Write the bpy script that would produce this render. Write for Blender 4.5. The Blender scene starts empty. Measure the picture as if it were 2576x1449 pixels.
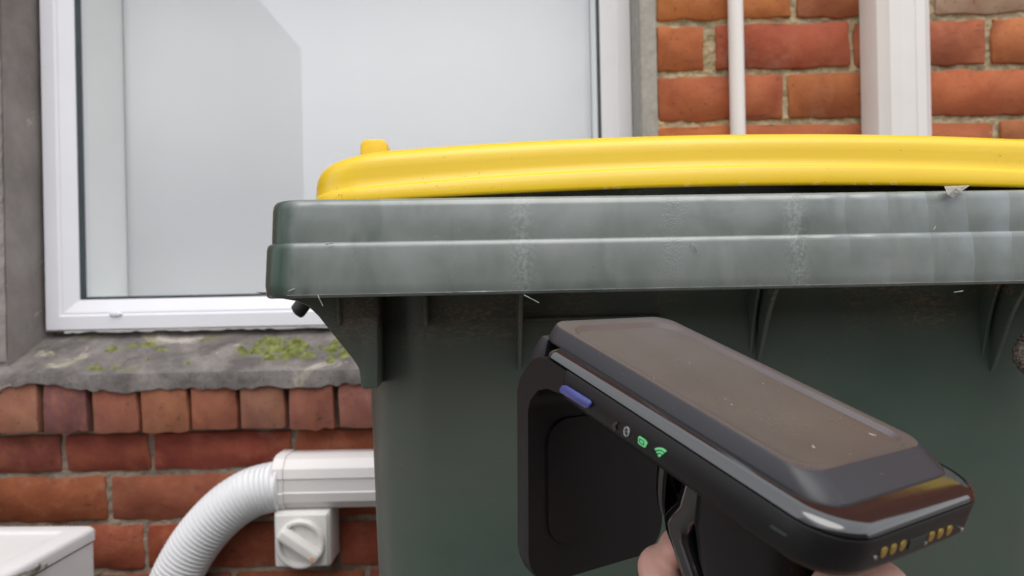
import bpy, bmesh, math, random
from mathutils import Vector, Matrix, noise
random.seed(7)
S = bpy.context.scene
COL = S.collection
pi = math.pi

# ------------------------------------------------------------------ camera, sky, sun
H = 0.97                      # camera height above ground
F = 1860.0                    # focal length in units of a 2576 px wide picture
ROLL = 0.020
cd = bpy.data.cameras.new('camera')
cam = bpy.data.objects.new('camera', cd); COL.objects.link(cam)
cam.location = (0, 0, H); cam.rotation_euler = (pi/2, ROLL, 0)
cd.sensor_width = 36.0; cd.lens = 36.0*F/2576.0
cd.clip_start = 0.01; cd.clip_end = 2000
cd.dof.use_dof = True; cd.dof.focus_distance = 0.405; cd.dof.aperture_fstop = 13.0
S.camera = cam

SUN_EL, SUN_AZ = math.radians(62), math.radians(165)     # azimuth measured from +Y clockwise
wd = bpy.data.worlds.new('World'); S.world = wd; wd.use_nodes = True
nt = wd.node_tree; nt.nodes.clear()
def wn(t): return nt.nodes.new(t)
sky = wn('ShaderNodeTexSky'); sky.sky_type = 'NISHITA'; sky.sun_disc = False
sky.sun_elevation = SUN_EL; sky.sun_rotation = SUN_AZ; sky.dust_density = 3.0
tc = wn('ShaderNodeTexCoord'); mp = wn('ShaderNodeMapping'); mp.inputs['Scale'].default_value = (1, 1, 2.4)
nz = wn('ShaderNodeTexNoise'); nz.inputs['Scale'].default_value = 2.2; nz.inputs['Detail'].default_value = 6
cr = wn('ShaderNodeValToRGB')
cr.color_ramp.elements[0].position = 0.30; cr.color_ramp.elements[0].color = (8.6, 8.8, 9.3, 1)
cr.color_ramp.elements[1].position = 0.72; cr.color_ramp.elements[1].color = (10.6, 10.7, 11.0, 1)
mx = wn('ShaderNodeMix'); mx.data_type = 'RGBA'; mx.inputs['Factor'].default_value = 0.93
bg = wn('ShaderNodeBackground'); bg.inputs['Strength'].default_value = 0.1
wo = wn('ShaderNodeOutputWorld')
nt.links.new(tc.outputs['Generated'], mp.inputs['Vector']); nt.links.new(mp.outputs['Vector'], nz.inputs['Vector'])
nt.links.new(nz.outputs['Fac'], cr.inputs['Fac'])
nt.links.new(sky.outputs['Color'], mx.inputs['A']); nt.links.new(cr.outputs['Color'], mx.inputs['B'])
nt.links.new(mx.outputs['Result'], bg.inputs['Color']); nt.links.new(bg.outputs['Background'], wo.inputs['Surface'])
sl = bpy.data.lights.new('sun', 'SUN'); sl.energy = 1.4; sl.angle = math.radians(50); sl.color = (1, 0.97, 0.93)
sun = bpy.data.objects.new('sun', sl); COL.objects.link(sun)
sd = Vector((math.sin(SUN_AZ)*math.cos(SUN_EL), math.cos(SUN_AZ)*math.cos(SUN_EL), math.sin(SUN_EL)))
sun.rotation_euler = sd.to_track_quat('Z', 'Y').to_euler(); sun.location = sd*20
S.view_settings.view_transform = 'Standard'; S.view_settings.look = 'None'
S.view_settings.exposure = 0.42; S.view_settings.gamma = 1.0

# ------------------------------------------------------------------ measuring helpers (2576x1449 picture units)
CR, SR = math.cos(ROLL), math.sin(ROLL)
def unroll(v): return Vector((v[0]*CR+v[2]*SR, v[1], -v[0]*SR+v[2]*CR))
def ray(u, v): return unroll(Vector(((u-1288)/F, 1.0, (724.5-v)/F)))
def at(u, v, Y):                       # world point on the plane y = Y
    r = ray(u, v)*Y
    return Vector((r.x, Y, r.z+H))

# ------------------------------------------------------------------ object helpers
def link(o, parent=None):
    COL.objects.link(o)
    if parent is not None: o.parent = parent
    return o
def tag(o, label=None, cat=None, group=None, kind=None):
    if label: o['label'] = label
    if cat: o['category'] = cat
    if group: o['group'] = group
    if kind: o['kind'] = kind
    return o
def empty(name, loc=(0, 0, 0)):
    o = bpy.data.objects.new(name, None); o.location = loc; o.empty_display_size = 0.05
    return link(o)
def mesh_obj(name, verts, faces, mat, parent=None, smooth=40):
    me = bpy.data.meshes.new(name); me.from_pydata([tuple(v) for v in verts], [], faces)
    bm = bmesh.new(); bm.from_mesh(me); bmesh.ops.recalc_face_normals(bm, faces=bm.faces); bm.to_mesh(me); bm.free()
    return finish(name, me, mat, parent, smooth)
def finish(name, me, mat, parent=None, smooth=40):
    if smooth:
        for p in me.polygons: p.use_smooth = True
        me.set_sharp_from_angle(angle=math.radians(smooth))
    if mat: me.materials.append(mat)
    return link(bpy.data.objects.new(name, me), parent)
class MB:
    def __init__(s): s.v = []; s.f = []
    def add(s, v, f):
        n = len(s.v); s.v += [tuple(p) for p in v]; s.f += [tuple(i+n for i in q) for q in f]; return s
    def box(s, x0, x1, y0, y1, z0, z1):
        return s.add([(x0,y0,z0),(x1,y0,z0),(x1,y1,z0),(x0,y1,z0),(x0,y0,z1),(x1,y0,z1),(x1,y1,z1),(x0,y1,z1)],
                     [(0,3,2,1),(4,5,6,7),(0,1,5,4),(1,2,6,5),(2,3,7,6),(3,0,4,7)])
    def loops(s, loops, cap0=True, cap1=True, closed=True):
        n = len(loops[0]); v = [p for l in loops for p in l]; f = []
        for i in range(len(loops)-1):
            for j in range(n if closed else n-1):
                k = (j+1) % n
                f.append((i*n+j, i*n+k, (i+1)*n+k, (i+1)*n+j))
        if cap0: f.append(tuple(range(n))[::-1])
        if cap1: f.append(tuple((len(loops)-1)*n+j for j in range(n)))
        return s.add(v, f)
    def build(s, name, mat, parent=None, smooth=40): return mesh_obj(name, s.v, s.f, mat, parent, smooth)
def bevelled(name, mb, mat, parent=None, width=0.003, seg=3, smooth=40):
    me = bpy.data.meshes.new(name); me.from_pydata(mb.v, [], mb.f)
    bm = bmesh.new(); bm.from_mesh(me)
    bmesh.ops.recalc_face_normals(bm, faces=bm.faces)
    es = [e for e in bm.edges if len(e.link_faces) == 2 and e.calc_face_angle(0) > 0.3]
    bmesh.ops.bevel(bm, geom=es, offset=width, segments=seg, affect='EDGES', profile=0.5, clamp_overlap=True)
    bm.to_mesh(me); bm.free()
    return finish(name, me, mat, parent, smooth)
def rrect(x0, x1, y0, y1, r, n=6):      # rounded rectangle outline, r one radius or four (x0y0, x1y0, x1y1, x0y1)
    rs = r if isinstance(r, (list, tuple)) else [r]*4
    out = []
    for (cx, cy, a0, q) in ((x0+rs[0], y0+rs[0], pi, rs[0]), (x1-rs[1], y0+rs[1], 1.5*pi, rs[1]),
                            (x1-rs[2], y1-rs[2], 0, rs[2]), (x0+rs[3], y1-rs[3], .5*pi, rs[3])):
        for i in range(n+1):
            a = a0+.5*pi*i/n
            out.append((cx+q*math.cos(a), cy+q*math.sin(a)))
    return out
def sweep(path, rad, n=20, prof=None):  # tube along points, rad number or list
    P = [Vector(p) for p in path]; loops = []
    t0 = (P[1]-P[0]).normalized(); up = Vector((0, 1, 0)) if abs(t0.y) < .9 else Vector((1, 0, 0))
    nrm = (up-t0*up.dot(t0)).normalized()
    for i, p in enumerate(P):
        t = (P[min(i+1, len(P)-1)]-P[max(i-1, 0)]).normalized()
        nrm = (nrm-t*nrm.dot(t)).normalized(); b = t.cross(nrm)
        r = rad[i] if isinstance(rad, (list, tuple)) else rad
        loops.append([p+(nrm*math.cos(2*pi*k/n)+b*math.sin(2*pi*k/n))*r for k in range(n)])
    return loops
def spline(pts, m=12):                  # Catmull-Rom
    P = [Vector(p) for p in pts]; P = [2*P[0]-P[1]]+P+[2*P[-1]-P[-2]]; out = []
    for i in range(1, len(P)-2):
        for k in range(m):
            t = k/m; a, b, c, d = P[i-1:i+3]
            out.append(.5*((2*b)+(c-a)*t+(2*a-5*b+4*c-d)*t*t+(3*b-a-3*c+d)*t**3))
    out.append(P[-2]); return out

# ------------------------------------------------------------------ materials
class M:
    def __init__(s, name):
        s.m = bpy.data.materials.new(name); s.m.use_nodes = True; s.nt = s.m.node_tree
        s.b = s.nt.nodes['Principled BSDF']; s.out = s.nt.nodes['Material Output']
    def n(s, t, **kw):
        x = s.nt.nodes.new(t)
        for k, v in kw.items():
            if k in x.inputs: x.inputs[k].default_value = v
            else: setattr(x, k, v)
        return x
    def l(s, a, b): s.nt.links.new(a, b)
    def coord(s, kind='Object', scale=(1, 1, 1), rnd=False):
        c = s.n('ShaderNodeTexCoord').outputs[kind]
        if rnd:
            oi = s.n('ShaderNodeObjectInfo'); ad = s.n('ShaderNodeVectorMath', operation='ADD')
            ml = s.n('ShaderNodeMath', operation='MULTIPLY'); ml.inputs[1].default_value = 37.0
            s.l(oi.outputs['Random'], ml.inputs[0]); s.l(c, ad.inputs[0]); s.l(ml.outputs[0], ad.inputs[1]); c = ad.outputs[0]
        mp = s.n('ShaderNodeMapping'); mp.inputs['Scale'].default_value = scale
        s.l(c, mp.inputs['Vector']); return mp.outputs[0]
    def noise(s, vec, scale, detail=4, rough=.55, dist=0):
        x = s.n('ShaderNodeTexNoise'); x.inputs['Scale'].default_value = scale; x.inputs['Detail'].default_value = detail
        x.inputs['Roughness'].default_value = rough; x.inputs['Distortion'].default_value = dist
        s.l(vec, x.inputs['Vector']); return x.outputs['Fac']
    def ramp(s, fac, a, b, ca=(0, 0, 0), cb=(1, 1, 1)):
        x = s.n('ShaderNodeValToRGB'); e = x.color_ramp.elements
        e[0].position = a; e[1].position = b; e[0].color = (*ca, 1); e[1].color = (*cb, 1)
        s.l(fac, x.inputs['Fac']); return x.outputs['Color']
    def mix(s, fac, a, b, mode='MIX'):
        x = s.n('ShaderNodeMix', data_type='RGBA', blend_type=mode)
        for inp, val in (('Factor', fac), ('A', a), ('B', b)):
            sock = [i for i in x.inputs if i.name == inp and (inp == 'Factor' and i.type == 'VALUE' or inp != 'Factor' and i.type == 'RGBA')][0]
            if isinstance(val, (int, float)): sock.default_value = val
            elif isinstance(val, tuple): sock.default_value = (*val, 1)
            else: s.l(val, sock)
        return [o for o in x.outputs if o.type == 'RGBA'][0]
    def math(s, op, a, b=None):
        x = s.n('ShaderNodeMath', operation=op)
        for i, v in enumerate((a, b)):
            if v is None: continue
            if isinstance(v, (int, float)): x.inputs[i].default_value = v
            else: s.l(v, x.inputs[i])
        return x.outputs[0]
    def bump(s, h, strength, dist=.001):
        x = s.n('ShaderNodeBump'); x.inputs['Strength'].default_value = strength; x.inputs['Distance'].default_value = dist
        s.l(h, x.inputs['Height'])
        if s.b.inputs['Normal'].is_linked: s.l(s.b.inputs['Normal'].links[0].from_socket, x.inputs['Normal'])
        s.l(x.outputs[0], s.b.inputs['Normal'])
    def set(s, color=None, rough=None, spec=None, **kw):
        for nm, v in (('Base Color', color), ('Roughness', rough), ('Specular IOR Level', spec)):
            if v is None: continue
            i = s.b.inputs[nm]
            if isinstance(v, tuple): i.default_value = (*v, 1)
            elif isinstance(v, (int, float)): i.default_value = v
            else: s.l(v, i)
        for k, v in kw.items(): s.b.inputs[k.replace('_', ' ')].default_value = v
        return s
def plain(name, col, rough=.5, spec=.5, var=.12, scale=40, bump=0.0, bscale=300, **kw):
    m = M(name); c = m.coord()
    f = m.noise(c, scale, 5)
    dark = tuple(x*(1-var) for x in col); lite = tuple(min(1, x*(1+var)) for x in col)
    m.set(m.ramp(f, .3, .7, dark, lite), rough, spec, **kw)
    if bump: m.bump(m.noise(c, bscale, 4), bump, .0008)
    return m.m

# bricks: colour of each brick comes from the object colour
m = M('brick_clay'); c = m.coord(rnd=True); oi = m.n('ShaderNodeObjectInfo')
base = m.mix(m.ramp(m.noise(c, 14, 4, .6, .4), .35, .68), oi.outputs['Color'], m.mix(1.0, oi.outputs['Color'], (.72, .62, .66), 'MULTIPLY'))
base = m.mix(m.math('MULTIPLY', m.ramp(m.noise(c, 26, 6, .7), .48, .80), .6), base, (.42, .16, .075))
base = m.mix(m.ramp(m.noise(c, 130, 3, .7), .63, .72), base, (.10, .05, .04))
cs = m.coord(scale=(.35, 1, 1.6), rnd=True)
base = m.mix(m.ramp(m.noise(cs, 60, 6, .7, 1.5), .61, .70), base, (.09, .045, .035))
base = m.mix(m.math('MULTIPLY', m.ramp(m.noise(c, 9, 6, .7), .60, .78), .35), base, (.46, .36, .30))
m.set(base, .82, .3); m.bump(m.noise(c, 260, 6, .65), .5, .0012); m.bump(m.noise(c, 45, 4), .5, .003)
BRICK = m.m
def mortar_mat(name, a, b, d):
    m = M(name); c = m.coord()
    x = m.mix(m.ramp(m.noise(c, 55, 5, .6), .36, .66), a, b)
    x = m.mix(m.ramp(m.noise(c, 11, 5, .65), .48, .66), x, d)
    x = m.mix(m.ramp(m.noise(c, 420, 2), .62, .74), x, tuple(q*.45 for q in a))
    m.set(x, .95, .2); m.bump(m.noise(c, 380, 5, .7), .9, .0018); return m.m
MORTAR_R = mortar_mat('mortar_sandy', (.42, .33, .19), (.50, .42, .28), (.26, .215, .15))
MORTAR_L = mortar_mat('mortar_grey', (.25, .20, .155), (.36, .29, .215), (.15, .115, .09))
m = M('cement_sill'); c = m.coord()
x = m.mix(m.ramp(m.noise(c, 18, 6, .65), .35, .65), (.115, .102, .097), (.250, .226, .214))
x = m.mix(m.ramp(m.noise(c, 9, 6, .72, .6), .57, .66), x, (.45, .41, .36))
x = m.mix(m.ramp(m.noise(c, 160, 4, .7), .57, .72), x, (.065, .058, .055))
x = m.mix(m.math('MULTIPLY', m.ramp(m.noise(c, 9, 5, .65, 1), .56, .66), .55), x, (.20, .19, .09))
m.set(x, .93, .25); m.bump(m.noise(c, 300, 6, .7), .9, .002); m.bump(m.noise(c, 60, 4), .5, .004)
SILL = m.m
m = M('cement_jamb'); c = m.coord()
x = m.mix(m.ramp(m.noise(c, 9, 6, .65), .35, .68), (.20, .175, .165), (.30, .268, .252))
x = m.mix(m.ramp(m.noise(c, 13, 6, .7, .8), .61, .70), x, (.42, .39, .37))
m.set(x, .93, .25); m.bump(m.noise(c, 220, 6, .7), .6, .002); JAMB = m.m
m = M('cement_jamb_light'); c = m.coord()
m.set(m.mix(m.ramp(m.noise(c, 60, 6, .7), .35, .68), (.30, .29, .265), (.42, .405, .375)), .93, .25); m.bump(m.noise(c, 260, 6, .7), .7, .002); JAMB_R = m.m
m = M('green_moss'); c = m.coord()
x = m.mix(m.ramp(m.noise(c, 90, 4), .35, .65), (.12, .145, .035), (.33, .35, .13))
m.set(x, .95, .1); m.bump(m.noise(c, 700, 4, .7), 1.0, .003); MOSS = m.m
UPVC = plain('white_upvc', (.80, .80, .845), .28, .5, .02, 12)
GASKET = plain('rubber_gasket', (.045, .06, .065), .6)
INNER = plain('white_interior', (.88, .89, .88), .6, .3, .02, 6)
BLIND = plain('white_blind_fabric', (.90, .90, .915), .85, .2, .02, 5)
# glazing: partly mirrors the yard, mostly shows the blind behind it
m = M('window_glass'); m.nt.nodes.remove(m.b)
gl = m.n('ShaderNodeBsdfGlossy'); gl.inputs['Roughness'].default_value = .012; gl.inputs['Color'].default_value = (.97, .98, 1, 1)
tr = m.n('ShaderNodeBsdfTransparent'); tr.inputs['Color'].default_value = (.985, .99, .99, 1)
ms = m.n('ShaderNodeMixShader'); ms.inputs[0].default_value = .085
m.l(tr.outputs[0], ms.inputs[1]); m.l(gl.outputs[0], ms.inputs[2]); m.l(ms.outputs[0], m.out.inputs['Surface'])
GLASS = m.m
PVC = plain('white_duct_plastic', (.76, .73, .715), .38, .5, .03, 9)
PVC_B = plain('white_hose_plastic', (.78, .785, .80), .4, .5, .03, 9)
SWITCH = plain('off_white_switch_plastic', (.74, .72, .69), .4, .5, .05, 30)
ORANGE = plain('orange_mark', (.75, .32, .2), .6)
m = M('white_painted_steel'); c = m.coord()
x = m.mix(m.ramp(m.noise(c, 10, 5), .3, .7), (.74, .725, .72), (.79, .775, .775))
x = m.mix(m.ramp(m.noise(m.coord(scale=(1, 1, 1)), 34, 5, .7), .66, .74), x, (.56, .53, .47))
m.set(x, .35, .5); STEEL = m.m
m = M('grimy_painted_steel'); c = m.coord()
x = m.mix(m.ramp(m.noise(c, 28, 6, .7, .8), .44, .60), (.68, .65, .63), (.20, .175, .115))
m.set(x, .6, .4); m.bump(m.noise(c, 120, 4), .4, .002); GRIME = m.m
SEAM = plain('algae_seam', (.16, .145, .085), .9, .2, .4, 60)

def green_plastic(name, kind):
    m = M(name); c = m.coord()
    base = m.ramp(m.noise(c, 6, 4), .3, .7, (.058, .088, .069), (.078, .110, .089))
    if kind == 'rim':      # sun-chalked collar: paler, scuffed, rib sink marks with their reflections put into the colour
        chalk = m.noise(m.coord(scale=(1, 1, .6)), 22, 5, .6, .5)
        base = m.mix(m.ramp(chalk, .34, .66), (.145, .172, .158), (.225, .246, .235))
        sc = m.noise(m.coord(scale=(14, 14, 150)), 4.5, 4, .7)
        base = m.mix(m.math('MULTIPLY', m.ramp(sc, .58, .75), .35), base, (.24, .26, .25))
        for rot, sca in ((.6, 60), (-.9, 75)):
            mp = m.n('ShaderNodeMapping'); mp.inputs['Rotation'].default_value = (0, rot, 0); mp.inputs['Scale'].default_value = (1.2, 1, 22)
            m.l(m.n('ShaderNodeTexCoord').outputs['Object'], mp.inputs['Vector'])
            base = m.mix(m.math('MULTIPLY', m.ramp(m.noise(mp.outputs[0], sca, 3, .5), .74, .78), .5), base, (.30, .32, .31))
        base = m.mix(m.ramp(m.noise(c, 240, 2), .76, .80), base, (.35, .36, .35))
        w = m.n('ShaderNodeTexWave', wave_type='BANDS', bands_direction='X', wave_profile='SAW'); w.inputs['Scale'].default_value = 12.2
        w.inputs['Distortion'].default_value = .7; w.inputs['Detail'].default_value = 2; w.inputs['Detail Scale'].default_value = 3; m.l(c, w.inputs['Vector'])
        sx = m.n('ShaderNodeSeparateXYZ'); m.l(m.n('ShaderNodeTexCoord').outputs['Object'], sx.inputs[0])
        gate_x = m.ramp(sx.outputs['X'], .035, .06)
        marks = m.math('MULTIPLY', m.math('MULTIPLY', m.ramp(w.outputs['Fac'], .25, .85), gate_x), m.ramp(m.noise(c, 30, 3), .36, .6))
        base = m.mix(m.math('MULTIPLY', marks, .8), base, (.27, .305, .31))  # pale bluish bands painted as sky reflections off the sink marks
        # dull ovals and vertical frosted streaks on the left half
        dk = m.noise(m.coord(scale=(1, 1, .45)), 34, 2)
        base = m.mix(m.math('MULTIPLY', m.ramp(dk, .62, .72), .75), base, (.075, .098, .085))
        for xc in (-.148, .019):
            d_ = m.math('ABSOLUTE', m.math('SUBTRACT', sx.outputs['X'], xc))
            st = m.math('MULTIPLY', m.ramp(d_, .0, .010, (1, 1, 1), (0, 0, 0)), m.ramp(m.noise(c, 420, 4, .7), .42, .6))
            base = m.mix(m.math('MULTIPLY', st, .55), base, (.36, .38, .37))
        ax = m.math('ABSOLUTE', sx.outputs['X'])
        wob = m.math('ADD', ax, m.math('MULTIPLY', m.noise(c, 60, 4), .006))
        base = m.mix(m.ramp(wob, .2865, .2905), base, (.050, .082, .064))  # corners' darker reflection put into the colour, specular cut to match
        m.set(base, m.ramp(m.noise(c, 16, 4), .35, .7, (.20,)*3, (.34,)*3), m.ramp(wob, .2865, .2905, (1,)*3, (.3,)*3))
        w = m.n('ShaderNodeTexWave', wave_type='BANDS', bands_direction='X'); w.inputs['Scale'].default_value = 11.5
        w.inputs['Distortion'].default_value = 1.2; w.inputs['Detail'].default_value = 2; m.l(c, w.inputs['Vector'])
        gate = m.ramp(m.noise(m.coord(scale=(1, 1, .1)), 5, 2), .42, .6)
        m.bump(m.math('MULTIPLY', w.outputs['Fac'], gate), .55, .0016)
        m.bump(m.noise(m.coord(scale=(1, 1, .5)), 28, 3), .35, .002)
        m.bump(m.math('MULTIPLY', m.noise(c, 800, 3), m.ramp(m.noise(m.coord(scale=(1, 1, .15)), 13, 2), .58, .68)), .5, .0012)
    else:
        base = m.mix(m.math('MULTIPLY', m.ramp(m.noise(c, 5, 5, .6, .5), .42, .7), .5), base, (.125, .108, .088))
        mp = m.n('ShaderNodeMapping'); mp.inputs['Rotation'].default_value = (0, .28, 0); mp.inputs['Scale'].default_value = (3.0, 1, 30)
        m.l(m.n('ShaderNodeTexCoord').outputs['Object'], mp.inputs['Vector'])
        msk = m.ramp(m.noise(c, 12, 3), .46, .62)
        base = m.mix(m.math('MULTIPLY', m.ramp(m.noise(mp.outputs[0], 34, 5, .65), .62, .72), m.math('MULTIPLY', msk, .5)), base, (.24, .245, .23))
        sz = m.n('ShaderNodeSeparateXYZ'); m.l(m.n('ShaderNodeTexCoord').outputs['Object'], sz.inputs[0])
        zm = m.ramp(sz.outputs['Z'], H-.045, H-.012)
        fb = m.ramp(m.noise(m.coord(scale=(1, 1, 2.5)), 120, 6, .75, 2.0), .46, .68)
        base = m.mix(m.math('MULTIPLY', m.math('MULTIPLY', zm, fb), m.ramp(m.noise(c, 11, 2), .46, .58)), base, (.34, .235, .14))
        m.set(base, m.ramp(m.noise(c, 14, 4), .3, .7, (.30,)*3, (.46,)*3), .6)
        m.bump(m.noise(c, 30, 3), .18, .002); m.bump(m.noise(c, 600, 3), .12, .0006)
    return m.m
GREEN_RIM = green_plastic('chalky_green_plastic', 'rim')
GREEN = green_plastic('dark_green_plastic', 'body')
BURR = plain('pale_plastic_flash', (.27, .30, .28), .5, .5, .2, 200)
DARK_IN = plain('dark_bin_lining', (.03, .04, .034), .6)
m = M('yellow_plastic'); c = m.coord()
x = m.ramp(m.noise(c, 7, 4), .3, .7, (.80, .525, .006), (.84, .57, .012))
dirt = m.math('MULTIPLY', m.ramp(m.noise(c, 330, 3, .7), .645, .72), m.ramp(m.noise(c, 17, 3), .46, .62))
x = m.mix(m.math('MULTIPLY', dirt, .75), x, (.16, .10, .02))
x = m.mix(m.math('MULTIPLY', m.ramp(m.noise(m.coord(scale=(3, 3, 30)), 18, 4), .60, .78), .18), x, (.86, .66, .22))
m.set(x, m.ramp(m.noise(c, 20, 3), .3, .7, (.26,)*3, (.36,)*3), .6)
m.bump(m.noise(m.coord(scale=(1, 1, .7)), 30, 3), .16, .002); m.bump(m.noise(c, 500, 3), .10, .0006)
YELLOW = m.m
BLACK = plain('black_rubber', (.018, .018, .019), .5)
m = M('matte_black_shell'); c = m.coord()
x = m.mix(m.ramp(m.noise(c, 900, 2), .74, .79), (.009, .0085, .009), (.07, .07, .07))
m.set(x, .40, .32); m.bump(m.noise(c, 2500, 2), .12, .0003); SHELL = m.m
m = M('matte_grey_bezel'); c = m.coord()
x = m.mix(m.ramp(m.noise(c, 700, 2), .73, .77), (.020, .020, .025), (.22, .21, .20))
m.set(x, .42, .5); m.bump(m.noise(c, 3000, 2), .12, .0003); BEZEL = m.m
m = M('gloss_black_trim'); c = m.coord()
m.set((.008, .008, .009), .09, .6, IOR=1.85); m.bump(m.noise(c, 60, 2), .05, .001); GLOSS = m.m
m = M('dusty_dark_screen'); c = m.coord()
dust = m.ramp(m.noise(c, 1100, 2, .5), .74, .78)
x = m.mix(dust, m.ramp(m.noise(c, 25, 4), .35, .7, (.056, .043, .044), (.074, .058, .058)), (.074, .058, .058))
m.set(x, m.ramp(m.noise(c, 40, 4), .3, .7, (.24,)*3, (.34,)*3), 1.0); SCREEN = m.m
BLUE = plain('blue_translucent_key', (.07, .085, .30), .3, .6, .1, 200)
def lit(name, col, st):
    m = M(name); m.set(col, .5); m.b.inputs['Emission Color'].default_value = (*col, 1); m.b.inputs['Emission Strength'].default_value = st; return m.m
LED = lit('lit_green_icon', (.13, .52, .21), .32)
ICON = plain('grey_printed_icon', (.36, .35, .36), .5, .4, .03)
GOLD = plain('gold_contact', (.50, .35, .10), .5, .5, .2, 900); GOLD.node_tree.nodes['Principled BSDF'].inputs['Metallic'].default_value = .8
METAL = plain('zinc_screw', (.40, .40, .42), .45); METAL.node_tree.nodes['Principled BSDF'].inputs['Metallic'].default_value = .9
m = M('skin'); c = m.coord()
x = m.mix(m.ramp(m.noise(c, 55, 4), .35, .68), (.70, .44, .345), (.74, .40, .33))
x = m.mix(m.math('MULTIPLY', m.ramp(m.noise(c, 400, 3), .5, .7), .3), x, (.62, .33, .26))
m.set(x, .48, .4); m.b.inputs['Subsurface Weight'].default_value = .18; m.b.inputs['Subsurface Radius'].default_value = (.006, .0025, .0015)
m.bump(m.noise(m.coord(scale=(1, 1, 2)), 700, 4), .25, .0006); SKIN = m.m
m = M('clear_plastic_film'); c = m.coord()
m.set((.62, .60, .56), .3, .5); m.b.inputs['Transmission Weight'].default_value = .6; m.bump(m.noise(c, 300, 3), .8, .002); FILM = m.m
m = M('fibrous_debris'); c = m.coord()
m.set(m.ramp(m.noise(c, 500, 4, .7), .35, .7, (.05, .04, .03), (.45, .38, .32)), .95, .1); m.bump(m.noise(c, 900, 4), 1, .002); DEBRIS = m.m
m = M('concrete_yard'); c = m.coord()
x = m.mix(m.ramp(m.noise(c, 3, 6, .65), .35, .68), (.15, .14, .13), (.24, .23, .215)); m.set(x, .92, .3); m.bump(m.noise(c, 90, 5), .5, .003); GROUND = m.m
RENDER = plain('off_white_render', (.74, .74, .75), .9, .2, .04, 1.5)
TIMBER = plain('weathered_timber', (.19, .165, .14), .85, .2, .3, 8)
ROOF = plain('grey_roof_metal', (.36, .37, .38), .6, .4, .1, 1)

# ------------------------------------------------------------------ setting: ground
o = MB().add([(-150, -150, 0), (150, -150, 0), (150, 150, 0), (-150, 150, 0)], [(0, 1, 2, 3)]).build('ground', GROUND, smooth=0)
tag(o, 'grey concrete yard under the bin and along the house', kind='structure')

# ------------------------------------------------------------------ brick house
WY = 1.28                                   # face of the brickwork
house = tag(empty('brick_house', (0, WY, 0)), 'red brick house wall with a white framed window', 'house')
house.location = (0, 0, 0)
def grid_panel(mb, x0, x1, z0, z1, step, y, amp, seed=0.0):
    nx = max(1, int((x1-x0)/step)); nz_ = max(1, int((z1-z0)/step)); v = []; f = []
    for i in range(nz_+1):
        for j in range(nx+1):
            x = x0+(x1-x0)*j/nx; z = z0+(z1-z0)*i/nz_
            d = noise.noise((x*60+seed, z*60, 3.1))*.6+noise.noise((x*170, z*170+seed, 1.7))*.4
            v.append((x, y+amp*d, z))
    for i in range(nz_):
        for j in range(nx):
            a = i*(nx+1)+j; f.append((a, a+1, a+nx+2, a+nx+1))
    mb.add(v, f)
XR = at(1656, 200, WY).x                    # left edge of the right-hand brickwork
XL = -0.957                                 # right edge of the brickwork left of the window
ZS = H-0.235                                # underside of the sill course
ZT = 2.75
SPLIT = 0.27
mb = MB(); grid_panel(mb, XR-.002, 1.05, 1.10, 1.60, .0035, WY+.0050, .0065)
mb.box(XR, 1.05, WY+.016, WY+.2, 0, ZT); mb.box(1.05, 4, WY+.009, WY+.2, 0, ZT); mb.box(XR, 1.0499, WY+.009, WY+.015, 0, 1.0999); mb.box(XR, 1.0499, WY+.009, WY+.015, 1.6001, ZT)
wall_r = mb.build('wall', MORTAR_R, house, 0)
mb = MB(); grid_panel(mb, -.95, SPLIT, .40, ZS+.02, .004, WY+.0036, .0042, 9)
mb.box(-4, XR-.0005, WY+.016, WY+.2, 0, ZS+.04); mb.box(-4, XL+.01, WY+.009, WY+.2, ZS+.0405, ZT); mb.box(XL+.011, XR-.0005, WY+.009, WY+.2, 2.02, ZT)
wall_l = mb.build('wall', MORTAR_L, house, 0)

def brick_mesh(name, w, h, seed, ny=.03):
    rnd = random.Random(seed); pts = []
    n_long = 10 if w > .15 else 5
    for (x0, z0, x1, z1, k) in ((-w/2, -h/2, w/2, -h/2, n_long), (w/2, -h/2, w/2, h/2, 3), (w/2, h/2, -w/2, h/2, n_long), (-w/2, h/2, -w/2, -h/2, 3)):
        L = math.hypot(x1-x0, z1-z0); dx, dz = (x1-x0)/L, (z1-z0)/L
        for i in range(k):
            t = (.0045 if i == 0 else 0)+(L-.009)*0+L*i/k if i else .003
            o_ = rnd.gauss(0, .0014)
            pts.append((x0+dx*t-dz*o_, z0+dz*t+dx*o_))
        pts.append((x1-dx*.003, z1-dz*.003))
    l0 = [(p[0]*(1-.0026/w), rnd.gauss(0, .0003), p[1]*(1-.0026/h)) for p in pts]
    l1 = [(p[0], .0016, p[1]) for p in pts]; l2 = [(p[0], ny, p[1]) for p in pts]
    mb = MB().loops([l0, l1, l2], True, False)
    me = bpy.data.meshes.new(name); me.from_pydata(mb.v, [], mb.f)
    bm = bmesh.new(); bm.from_mesh(me); bmesh.ops.recalc_face_normals(bm, faces=bm.faces); bm.to_mesh(me); bm.free()
    for p in me.polygons: p.use_smooth = True
    me.set_sharp_from_angle(angle=math.radians(60)); me.materials.append(BRICK)
    return me
STRETCH = [brick_mesh('brick', .228, .076, 100+i) for i in range(9)]
HEADER = [brick_mesh('brick', .108, .076, 200+i) for i in range(7)]
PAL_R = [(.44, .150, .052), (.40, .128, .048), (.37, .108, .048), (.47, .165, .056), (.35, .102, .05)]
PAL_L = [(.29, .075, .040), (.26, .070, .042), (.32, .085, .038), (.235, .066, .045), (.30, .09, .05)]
brick_count = 0
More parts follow.
